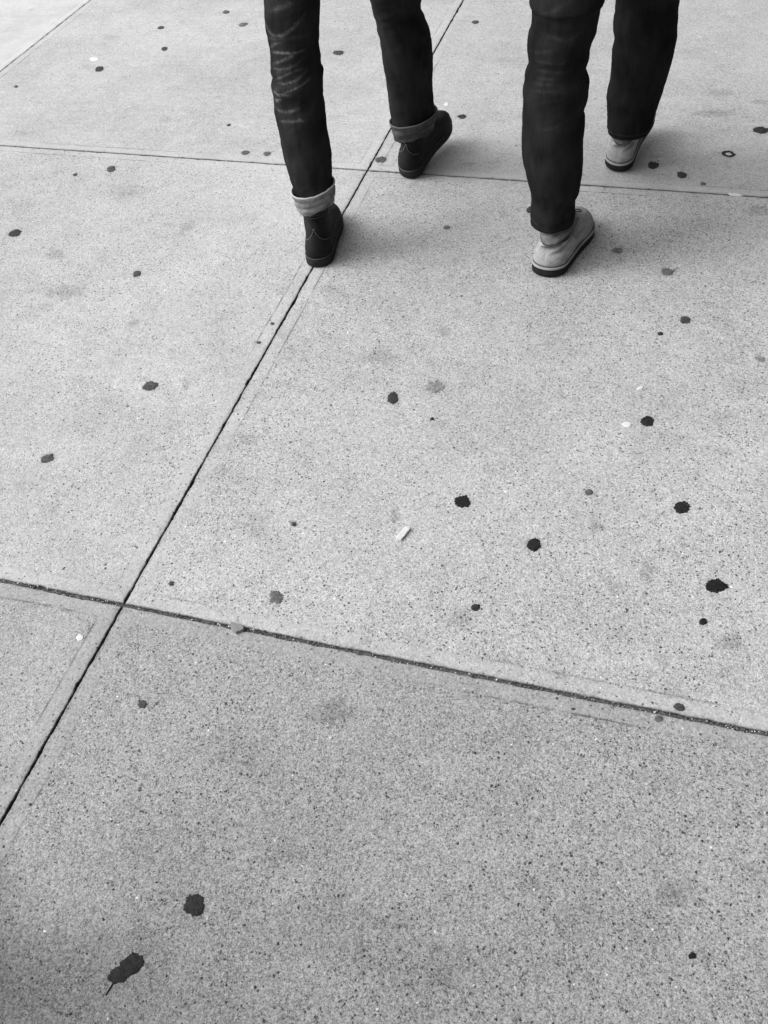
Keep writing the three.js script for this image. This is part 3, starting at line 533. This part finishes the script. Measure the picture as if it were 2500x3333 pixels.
function person(name, label, o) {
  const root = new THREE.Group(); root.name = name; tag(root, label, 'person'); scene.add(root);
  const { f, r } = facing(o.heading), [hx, hz] = o.hip;
  const P = (s, y, d) => [hx + r[0] * s + f[0] * d, y, hz + r[1] * s + f[1] * d];
  const knees = o.legs.map((rows) => { const y = 0.48; return [keys(rows, y, 1), y, keys(rows, y, 2)]; }), ankles = o.legs.map((rows) => { const y = rows[0][0] + 0.01; return [keys(rows, y, 1), y, keys(rows, y, 2)]; });
  const torso = [[P(-0.08, 0.93, 0), P(0.08, 0.93, 0), 0.105, 0.105], [P(0, 0.95, 0), P(0, 1.12, 0.01), 0.115, 0.11], [P(-0.055, 1.1, 0.01), P(-0.085, 1.32, 0.0), 0.1, 0.095], [P(0.055, 1.1, 0.01), P(0.085, 1.32, 0), 0.1, 0.095], [P(-0.16, 1.41, -0.01), P(0.16, 1.41, -0.01), 0.062, 0.062]];
  const swing = o.swing, arm = (s) => { const k = s * swing; return [P(s * 0.185, 1.4, -0.01), P(s * 0.235, 1.13, 0.10 * k - 0.02), P(s * 0.225, 0.89, 0.2 * k + 0.03)]; };
  const arms = [-1, 1].map(arm), body = [...torso];
  for (const [a, b, c] of arms) body.push([a, b, 0.05, 0.042], [b, c, 0.042, 0.028]);
  for (let k = 0; k < 2; k++) body.push([P((k * 2 - 1) * 0.085, 0.9, 0), knees[k], 0.075, 0.05], [knees[k], ankles[k], 0.05, 0.034]);
  body.push([P(0, 1.44, -0.005), P(0, 1.56, 0.02), 0.058, 0.054]);
  const parts = [fieldMesh(body, 0.016, 0.03)];
  // head with a face, finer
  const head = [[P(0, 1.68, 0.01), P(0, 1.67, 0.03), 0.085, 0.083], [P(0, 1.6, 0.055), P(0, 1.575, 0.075), 0.055, 0.03], [P(0, 1.655, 0.112), P(0, 1.622, 0.128), 0.008, 0.013], [P(-0.022, 1.596, 0.104), P(0.022, 1.596, 0.104), 0.007, 0.007], [P(-0.082, 1.66, 0.02), P(-0.086, 1.625, 0.015), 0.016, 0.01], [P(0.082, 1.66, 0.02), P(0.086, 1.625, 0.015), 0.016, 0.01], [P(-0.045, 1.672, 0.096), P(-0.018, 1.672, 0.106), 0.009, 0.009], [P(0.018, 1.672, 0.106), P(0.045, 1.672, 0.096), 0.009, 0.009], [P(0, 1.5, 0.005), P(0, 1.58, 0.02), 0.052, 0.055]];
  parts.push(fieldMesh(head, 0.006, 0.014));
  // hands: palm, four fingers of their own lengths, a thumb from the side of the palm
  arms.forEach(([a, b, c], k) => {
    const s = k * 2 - 1, dn = new THREE.Vector3(c[0] - b[0], c[1] - b[1], c[2] - b[2]).normalize(), fw = new THREE.Vector3(f[0], 0, f[1]), inn = new THREE.Vector3(-s * r[0], 0, -s * r[1]);
    const Q = (l, w, q) => [c[0] + dn.x * l + fw.x * w + inn.x * q, c[1] + dn.y * l + fw.y * w + inn.y * q, c[2] + dn.z * l + fw.z * w + inn.z * q], hand = [[Q(-0.01, 0, 0), Q(0.02, 0, 0), 0.027, 0.023]];
    for (let i = 0; i < 4; i++) { const w = 0.027 - i * 0.018, len = [0.072, 0.08, 0.074, 0.06][i], e = 0.088 - 0.004 * Math.abs(i - 1); hand.push([Q(0.02, w * 0.75, 0), Q(e, w, 0.002), 0.015, 0.0115], [Q(e, w, 0.002), Q(e + len * 0.45, w, 0.01), 0.009, 0.0085], [Q(e + len * 0.45, w, 0.01), Q(e + len * 0.85, w * 0.95, 0.03), 0.0085, 0.0075]); }
    hand.push([Q(0.025, 0.018, 0.005), Q(0.06, 0.045, 0.02), 0.013, 0.0105], [Q(0.06, 0.045, 0.02), Q(0.095, 0.045, 0.03), 0.0105, 0.008]);
    parts.push(fieldMesh(hand, 0.0045, 0.006));
  });
  mesh('body', mergeGeometries(parts), skinMat, root);
  mesh('hair', fieldMesh([[P(0, 1.705, -0.005), P(0, 1.7, 0.03), 0.086, 0.078], [P(0, 1.64, -0.035), P(0, 1.7, -0.02), 0.068, 0.08]], 0.009, 0.02), hairMat, root);
  const coat = torso.map(([p, q, ra, rb]) => [p, q, ra + 0.022, rb + 0.022]);
  for (const [p, q, w] of arms) coat.push([p, q, 0.072, 0.062], [q, [lerp(q[0], w[0], 0.93), lerp(q[1], w[1], 0.93), lerp(q[2], w[2], 0.93)], 0.06, 0.045]);
  mesh('jacket', fieldMesh(coat, 0.016, 0.03), mat(o.jacket, 0.85), root);
  // trousers: two legs and the seat, one garment
  const legs = o.legs.map((rows, k) => { const hipX = P((k * 2 - 1) * 0.088, 0.9, 0), top = rows.slice(); const l = rows[rows.length - 1]; top.push([0.74, lerp(l[1], hipX[0], 0.55), lerp(l[2], hipX[2], 0.55), Math.max(l[3], 0.088)], [0.93, hipX[0], hipX[2], 0.108]); return trouserLeg(top, k, o.fold, o.seed + k * 5, { tilt: o.tilt?.[k] ?? 0, deep: k ? 1.08 : 1.1, hem: o.hem }); });
  const seat = surface(64, 10, (i, j) => { const th = i / 64 * 2 * Math.PI, y = lerp(0.84, 1.03, j / 10), rx = lerp(0.195, 0.165, j / 10), rz = lerp(0.14, 0.12, j / 10), p = P(Math.sin(th) * rx, y, -Math.cos(th) * rz); return [p[0], p[1], p[2], 0.25, 0.9]; });
  const j = mesh('jeans', mergeGeometries([...legs, seat]), o.denim, root);
  if (o.stitch) for (const g of legs) { const P3 = g.attributes.position, pts = []; for (let i = 0; i < 96; i += 2) { const k = 13 * 97 + i; pts.push([P3.getX(k), P3.getY(k), P3.getZ(k)]); } mesh('hem_stitch', tube(pts, 0.0011, 140, 5, true), o.stitch, j); }
  return { root, jeans: j };
}
const LEGS = { a: [[0.175, 0.004, -1.279, 0.0546], [0.188, 0.003, -1.283, 0.0552], [0.210, -0.004, -1.290, 0.0553], [0.242, -0.010, -1.300, 0.0603], [0.289, -0.018, -1.315, 0.0644], [0.333, -0.025, -1.328, 0.0638], [0.363, -0.029, -1.338, 0.0656], [0.384, -0.032, -1.344, 0.0654], [0.405, -0.035, -1.351, 0.0636], [0.422, -0.036, -1.356, 0.0640], [0.440, -0.037, -1.361, 0.0668], [0.463, -0.034, -1.369, 0.0649], [0.474, -0.038, -1.372, 0.0631], [0.500, -0.038, -1.380, 0.0632], [0.528, -0.040, -1.389, 0.0634], [0.547, -0.041, -1.395, 0.0651], [0.564, -0.043, -1.400, 0.0679], [0.591, -0.043, -1.408, 0.0692], [0.618, -0.041, -1.416, 0.0705]],
  b: [[0.135, 0.154, -1.787, 0.0624], [0.142, 0.153, -1.786, 0.0639], [0.184, 0.152, -1.782, 0.0665], [0.225, 0.151, -1.777, 0.0676], [0.269, 0.149, -1.773, 0.0684], [0.320, 0.151, -1.768, 0.0712], [0.358, 0.150, -1.764, 0.0731], [0.394, 0.148, -1.761, 0.0725], [0.423, 0.144, -1.758, 0.0726], [0.455, 0.138, -1.754, 0.0688], [0.479, 0.131, -1.752, 0.0675], [0.507, 0.130, -1.749, 0.0714]],
  c: [[0.118, 0.649, -1.339, 0.0575], [0.143, 0.647, -1.346, 0.0575], [0.172, 0.645, -1.353, 0.0582], [0.192, 0.647, -1.358, 0.0635], [0.217, 0.643, -1.364, 0.0690], [0.248, 0.638, -1.372, 0.0730], [0.270, 0.633, -1.377, 0.0758], [0.308, 0.628, -1.387, 0.0772], [0.338, 0.627, -1.394, 0.0781], [0.367, 0.625, -1.402, 0.0780], [0.382, 0.622, -1.405, 0.0758], [0.408, 0.624, -1.412, 0.0793], [0.431, 0.623, -1.418, 0.0807], [0.448, 0.624, -1.422, 0.0794], [0.467, 0.618, -1.427, 0.0741], [0.475, 0.619, -1.429, 0.0725], [0.486, 0.622, -1.432, 0.0717], [0.500, 0.623, -1.435, 0.0730], [0.514, 0.621, -1.438, 0.0750], [0.527, 0.622, -1.442, 0.0767], [0.549, 0.626, -1.447, 0.0801], [0.565, 0.629, -1.451, 0.0780], [0.586, 0.630, -1.456, 0.0792], [0.599, 0.630, -1.460, 0.0809], [0.614, 0.630, -1.463, 0.0877]],
  d: [[0.108, 0.798, -1.895, 0.0620], [0.130, 0.798, -1.893, 0.0669], [0.158, 0.798, -1.892, 0.0694], [0.190, 0.799, -1.891, 0.0739], [0.213, 0.799, -1.889, 0.0780], [0.266, 0.805, -1.887, 0.0803], [0.314, 0.808, -1.884, 0.0835], [0.346, 0.808, -1.883, 0.0856], [0.378, 0.809, -1.881, 0.0846], [0.405, 0.804, -1.880, 0.0862], [0.436, 0.802, -1.878, 0.0850], [0.446, 0.802, -1.878, 0.0830], [0.475, 0.801, -1.876, 0.0839]] };

// whisker fades behind the knee of the first walker: leg, [angle from straight back, height] points, width, strength
const fadesA = [[0,[[-0.93,0.591],[-0.76,0.581],[-0.49,0.569],[-0.14,0.567],[0.26,0.577],[0.53,0.589],[0.88,0.608]],7,0.100],
[0,[[-0.90,0.530],[-0.39,0.548],[-0.06,0.555]],6,0.080],
[0,[[-0.85,0.524],[-0.24,0.530],[0.31,0.529],[0.75,0.531]],5,0.130],
[0,[[-0.83,0.497],[-0.02,0.517],[0.42,0.527]],6,0.090],
[0,[[-0.85,0.491],[-0.44,0.493],[-0.05,0.496],[0.29,0.502],[0.73,0.515]],5,0.100],
[0,[[-0.77,0.462],[-0.21,0.479],[0.34,0.491],[0.73,0.492]],6,0.090],
[0,[[-0.54,0.462],[-0.18,0.462],[0.30,0.470],[0.87,0.486]],5,0.110],
[0,[[-0.93,0.437],[-0.54,0.438],[-0.12,0.439],[0.10,0.440]],6,0.140],
[0,[[-0.31,0.439],[0.23,0.452],[0.87,0.468]],5,0.110],
[0,[[-0.90,0.416],[-0.50,0.424],[-0.27,0.430]],6,0.130],
[0,[[-0.84,0.402],[-0.43,0.400],[-0.06,0.401],[0.44,0.408]],6,0.080],
[0,[[-0.68,0.374],[-0.25,0.379],[0.21,0.381],[0.68,0.380]],6,0.070],
[0,[[0.32,0.386],[0.46,0.379]],5,0.070],
[0,[[-0.45,0.616],[-0.04,0.626],[0.48,0.634]],10,0.050],
[0,[[-0.93,0.556],[-0.42,0.558],[0.27,0.562],[0.96,0.558]],9,0.035],
[0,[[-0.93,0.469],[0.07,0.498],[0.72,0.504]],14,0.030],
[0,[[-0.90,0.430],[-0.08,0.458],[0.76,0.453]],16,0.025],
[0,[[0.48,0.589],[0.46,0.592]],4,0.120]];
const fadesB = [[0,[[-0.63,0.571],[-0.18,0.567],[0.24,0.562],[0.58,0.574]],8,0.017],
[0,[[-1.15,0.505],[-0.37,0.514],[0.19,0.513],[0.52,0.519]],7,0.015],
[0,[[-0.80,0.492],[-0.17,0.494],[0.63,0.492]],7,0.017],
[0,[[-0.56,0.477],[-0.19,0.479],[0.14,0.478]],6,0.017],
[0,[[-0.94,0.461],[-0.36,0.467],[0.22,0.469]],8,0.014],
[0,[[-0.73,0.449],[-0.16,0.455],[0.32,0.455]],7,0.014],
[0,[[-0.59,0.421],[-0.06,0.436],[0.35,0.439]],8,0.011],
[0,[[-0.32,0.369],[0.19,0.377],[0.68,0.390]],7,0.011],
[0,[[-0.95,0.592],[-0.32,0.617],[0.12,0.636]],9,0.015],
[0,[[-1.06,0.526],[-0.42,0.534],[0.09,0.547]],8,0.012]];
const walkerA = person('person', 'person at the left in cuffed dark jeans and black shoes, seen from behind, walking away', { heading: 0.1, hip: [0.035, -1.56], legs: [LEGS.a, LEGS.b], swing: 0.8, jacket: 0.05, fold: 0.0034, seed: 3, hem: 0.4, denim: mat(denim(4, 0.0185, fadesA), 1, { specularIntensity: 0.1, bumpMap: twillBump, bumpScale: 0.00015 }), tilt: [0.010, 0.012] });
const cuffMat = mat(cuffTexture(6, 0.18), 0.9, { bumpMap: twillBump, bumpScale: 0.0002 }), cuffShaded = mat(cuffTexture(9, 0.05), 0.9, { bumpMap: twillBump, bumpScale: 0.0002 });  // right cuff: same cloth, darker colour stands in for its shade
const cuffL = mesh('cuff', cuffGeometry(0.0025, -1.276, 0.0565, 0.0625, 0.203, 0.150, 0.008, 2, 0.010), cuffMat, walkerA.jeans);
const cuffR = mesh('cuff', cuffGeometry(0.1545, -1.785, 0.0675, 0.0755, 0.171, 0.122, 0.014, 7, 0.012), cuffShaded, walkerA.jeans);
void cuffL; void cuffR;
shoe(walkerA.root, 'dark', -1, [0.014, 0, -1.193], -0.2, 0, 21, 0.95);
shoe(walkerA.root, 'dark', 1, [0.143, 0.001, -1.714], 0.22, 0.2, 22);

const walkerB = person('person_001', 'person at the right in dark jeans and light boots, seen from behind, walking away', { heading: 0.1, hip: [0.715, -1.64], legs: [LEGS.c, LEGS.d], swing: 0.7, jacket: 0.08, stitch: mat(0.035, 1, { specularIntensity: 0.1 }), fold: 0.0016, seed: 12, hem: 0.5, denim: mat(denim(7, 0.0145, fadesB), 1, { specularIntensity: 0.08, bumpMap: twillBump, bumpScale: 0.00015 }), tilt: [0.004, 0.004] });
shoe(walkerB.root, 'light', -1, [0.643, 0, -1.251], 0.21, 0, 23, 1.08);
shoe(walkerB.root, 'light', 1, [0.780, 0.001, -1.841], 0.16, 0.22, 24);

// an added third walker, unseen beyond the lower left corner, to shade it
{
  const legR = [[0.10, -0.025, 0.72, 0.056], [0.3, -0.01, 0.74, 0.065], [0.48, -0.0, 0.77, 0.07], [0.62, -0.03, 0.82, 0.08]], legL = [[0.12, -0.3, 1.28, 0.056], [0.3, -0.3, 1.19, 0.065], [0.48, -0.3, 1.06, 0.07], [0.62, -0.29, 0.99, 0.08]];
  const p = person('person_002', 'person in dark trousers and a dark jacket added unseen outside the lower left corner to shade it', { heading: 0.1, hip: [-0.2, 0.95], legs: [legL, legR], swing: -0.25, jacket: 0.05, fold: 0.003, seed: 30, denim: walkerB.jeans.material });
  shoe(p.root, 'dark', 1, [-0.03, 0, 0.81], -0.12, 0, 31); shoe(p.root, 'dark', -1, [-0.3, 0.0, 1.37], 0, 0, 32);
}

// ---------------------------------------------------------------- flattened chewing gum and blots
const gumTex = (() => { const N = 256, L = new Float32Array(N * N), r = rng(41); for (let j = 0; j < N; j++) for (let i = 0; i < N; i++) { L[j * N + i] = 0.62 + 0.2 * noise(i / 14, j / 14) + 0.2 * noise(i / 3, j / 3) + 0.1 * (r() - 0.5); if (r() < 0.0012) for (let q = 0; q < 9; q++) L[Math.min(N - 1, j + (q / 3 | 0)) * N + Math.min(N - 1, i + q % 3)] = 1; } return L; })();
const gumMats = {};
function gumMaterial(v, seed) {
  const key = v.toFixed(2) + (seed % 3);
  if (!gumMats[key]) { const N = 256; const L = gumTex.map((g, i) => g >= 0.99 ? 0.5 : v * (g / 0.62)); gumMats[key] = mat(greyTexture(L, N, N, true, true), 0.8, { bumpMap: concreteBump, bumpScale: 0.0006, specularIntensity: 0.25 }); }
  return gumMats[key];
}
function gumSpot(kind, x, z, a, b, turn, v, label, i) {
  const r = rng(500 + i * 17), n = 72, ph = r() * 100, rough = kind === 'f' ? 0.2 : 0.11, pos = [], uv = [], idx = [], c = Math.cos(turn), s = Math.sin(turn), big = Math.min(1, b / 0.012);
  const R = []; for (let k = 0; k < n; k++) { const t = k / n * 2 * Math.PI; R.push(1 + rough * 1.4 * noise(Math.cos(t) * 1.6 + ph, Math.sin(t) * 1.6 + ph) + rough * 1.3 * (r() - 0.5) + rough * noise(Math.cos(t) * 7 + ph, Math.sin(t) * 7)); }
  const rings = [[1.0, -0.0012], [0.985, 0.0003], [0.9, 0.0006 + 0.0004 * big], [0.55, 0.0009 + 0.0007 * big]], ring2 = kind === 'r';
  const put = (q, t, y) => { const u = Math.cos(t) * a * q, w = Math.sin(t) * b * q, px = u * c - w * s, pz = u * s + w * c; pos.push(px, y, pz); uv.push(px * 9 + i * 0.13, pz * 9 + i * 0.29); };
  for (const [q, y] of rings) for (let k = 0; k < n; k++) put(q * R[k], k / n * 2 * Math.PI, y + (y > 0 ? 0.0003 * noise(k * 0.9 + ph, q * 9) : 0));
  if (ring2) for (let k = 0; k < n; k++) put(0.42 * R[k], k / n * 2 * Math.PI, -0.001);
  const m = ring2 ? rings.length : rings.length - 1;
  for (let q = 0; q < m; q++) for (let k = 0; k < n; k++) { const A = q * n + k, B = q * n + (k + 1) % n, C = A + n, D = B + n; idx.push(A, C, B, B, C, D); }
  if (!ring2) { const o = pos.length / 3; put(0, 0, 0.001 + 0.0008 * big); for (let k = 0; k < n; k++) idx.push(m * n + k, o, m * n + (k + 1) % n); }
  const g = mesh(numbered('gum_spot'), geo(pos, idx, uv), gumMaterial(v, i)); g.position.set(x, 0, z); g.castShadow = false;
  tag(g, label, 'gum spot', 'gum spots and blots trodden into the pavement');
  return g;
}
GUM.forEach(([kind, x, z, a, b, turn, v, label], i) => {
  const g = gumSpot(kind, x, z, a, b, turn, v, label, i);
  if (kind === 'r') { const f = gumSpot('g', 0.001, 0.003, a * 0.42, b * 0.36, turn, 0.5, label, 90); scene.remove(f); used.gum_spot--; f.name = 'pale_centre'; f.userData = {}; g.add(f); }
});
// the long double blot at the lower left, with its drip
{
  const g = mesh(numbered('gum_spot'), (() => { const gs = [[0.319, 0.5975, 0.0155, 0.0165, 0.4], [0.3055, 0.616, 0.0160, 0.0125, 2.6], [0.3125, 0.606, 0.0145, 0.014, 0], [0.3005, 0.636, 0.0105, 0.0012, 1.75]].map(([x, z, a, b, t], i) => { const q = gumSpot('g', x, z, a, b, t, 0.03, '', 60 + i); scene.remove(q); used.gum_spot--; q.updateMatrix(); return q.geometry.clone().applyMatrix4(q.matrix).translate(0, i * 0.00025, 0); }); return mergeGeometries(gs); })(), gumMaterial(0.03, 60));
  tag(g, 'long double dark blot at the lower left with a thin drip running from it', 'gum spot', 'gum spots and blots trodden into the pavement');
}

// ---------------------------------------------------------------- litter
// a short white paper stub, slightly flattened, open at the lower end
{
  const n = 28, m = 22, Lh = 0.0180, g = surface(n, m + 4, (i, j) => {
    const t = i / n * 2 * Math.PI, k = clamp((j - 2) / m), inn = j < 2 ? 0.55 : j > m + 2 ? (j === m + 3 ? 0.6 : 0.02) : 1, l = lerp(-Lh, Lh, k) + (j < 2 ? (1 - j) * 0.004 : 0) + 0.0007 * Math.sin(t * 2 + 1) * (k < 0.1 ? 1 : 0);
    const sq = Math.pow(Math.abs(Math.cos(t)), 0.35) * Math.sign(Math.cos(t)), rx = 0.0064 * inn * (1 + 0.05 * noise(k * 5, 3)), ry = 0.0026 * inn * (1 + 0.06 * noise(k * 6, t));
    return [sq * rx, 0.0028 + Math.pow(Math.abs(Math.sin(t)), 0.5) * Math.sign(Math.sin(t)) * ry + 0.0006 * noise(l * 150, sq * 2), l, t, k];
  });
  const stub = mesh('paper_stub', g, mat(0.62, 0.85)); stub.position.set(0.503, 0.0002, -0.294); stub.rotation.y = -0.33 + Math.PI;
  tag(stub, 'short white paper stub, like a piece of cigarette, lying on the middle slab', 'litter');
}
// the wedge of stone stuck in the near cross joint
{
  const sh = [[-0.0165, -0.006], [0.004, -0.0072], [0.0165, -0.003], [0.0155, 0.003], [0.006, 0.0125], [-0.002, 0.0105], [-0.012, 0.003]], pos = [], idx = [], n = sh.length;
  for (const [q, y] of [[1, -0.004], [1.03, 0.003], [0.93, 0.0068]]) sh.forEach(([x, z], i) => pos.push(x * q, y + (y > 0 ? 0.001 * noise(i * 3.1, y * 900) : 0), z * q));
  pos.push(0, 0.0072, 0);
  for (let k = 0; k < 2; k++) for (let i = 0; i < n; i++) { const a = k * n + i, b = k * n + (i + 1) % n; idx.push(a, a + n, b, b, a + n, b + n); }
  for (let i = 0; i < n; i++) idx.push(2 * n + i, 3 * n, 2 * n + (i + 1) % n);
  const s = mesh('stone_chip', geo(pos, idx).toNonIndexed(), mat(leatherTexture(44, 0.25, 0.25, 128), 0.85)); s.geometry.computeVertexNormals(); s.position.set(0.247, 0, 0.0015); s.rotation.y = -0.12;
  tag(s, 'flat grey wedge of stone stuck in the near cross joint', 'stone');
}
{
  const p = mesh('pebble', new THREE.IcosahedronGeometry(0.0052, 2), mat(leatherTexture(45, 0.11, 0.5, 128), 0.85)), a = p.geometry.attributes.position;
  for (let i = 0; i < a.count; i++) { const q = 1 + 0.12 * noise(a.getX(i) * 400, a.getZ(i) * 400 + a.getY(i) * 300); a.setXYZ(i, a.getX(i) * q, a.getY(i) * 0.75 * q, a.getZ(i) * q); }
  p.geometry.computeVertexNormals(); p.position.set(0.267, 0.003, -0.271);
  tag(p, 'small round dark pebble left of the white paper stub', 'pebble');
}
function fleck(name, x, z, a, b, turn, label, category, i) {
  const r = rng(800 + i), n = 18, pos = [], idx = [];
  for (const [q, y] of [[1, -0.001], [0.97, 0.0007], [0.8, 0.0011]]) { const rr = rng(900 + i); for (let k = 0; k < n; k++) { const t = k / n * 2 * Math.PI, R = q * (0.75 + 0.45 * rr()); pos.push(Math.cos(t) * a * R, y, Math.sin(t) * b * R); } }
  pos.push(0, 0.0012, 0);
  for (let q = 0; q < 2; q++) for (let k = 0; k < n; k++) { const A = q * n + k, B = q * n + (k + 1) % n; idx.push(A, A + n, B, B, A + n, B + n); }
  for (let k = 0; k < n; k++) idx.push(2 * n + k, 3 * n, 2 * n + (k + 1) % n);
  const m = mesh(numbered(name), geo(pos, idx), mat(0.6 + 0.05 * r(), 0.8)); m.position.set(x, 0, z); m.rotation.y = -turn;
  tag(m, label, category, 'white flecks on the pavement');
}
fleck('paint_fleck', 0.917, -0.712, 0.0115, 0.0088, 2.57, 'white paint fleck right beside the smooth round black gum spot', 'paint fleck', 1);
fleck('paint_fleck', 0.935, -0.842, 0.0098, 0.0055, 2.23, 'small white paint fleck above the smooth round black gum spot', 'paint fleck', 2);
fleck('paint_fleck', -0.048, 0.091, 0.0088, 0.007, -2.55, 'white paint fleck left of the long joint, below the crossing of the near joints', 'paint fleck', 3);
fleck('paint_fleck', -1.394, -2.493, 0.0245, 0.0165, -2.48, 'pale paint fleck at upper left, just above a dark tilted gum spot', 'paint fleck', 4);
fleck('paint_fleck', 0.15, -2.244, 0.0135, 0.0095, 1.27, 'white paint fleck just beyond the toe of the raised black shoe', 'paint fleck', 5);
fleck('paint_fleck', 1.131, -1.755, 0.021, 0.009, -3.05, 'white crumbly residue filling a short length of the far cross joint at right', 'paint fleck', 6);

renderer.render(scene, camera);
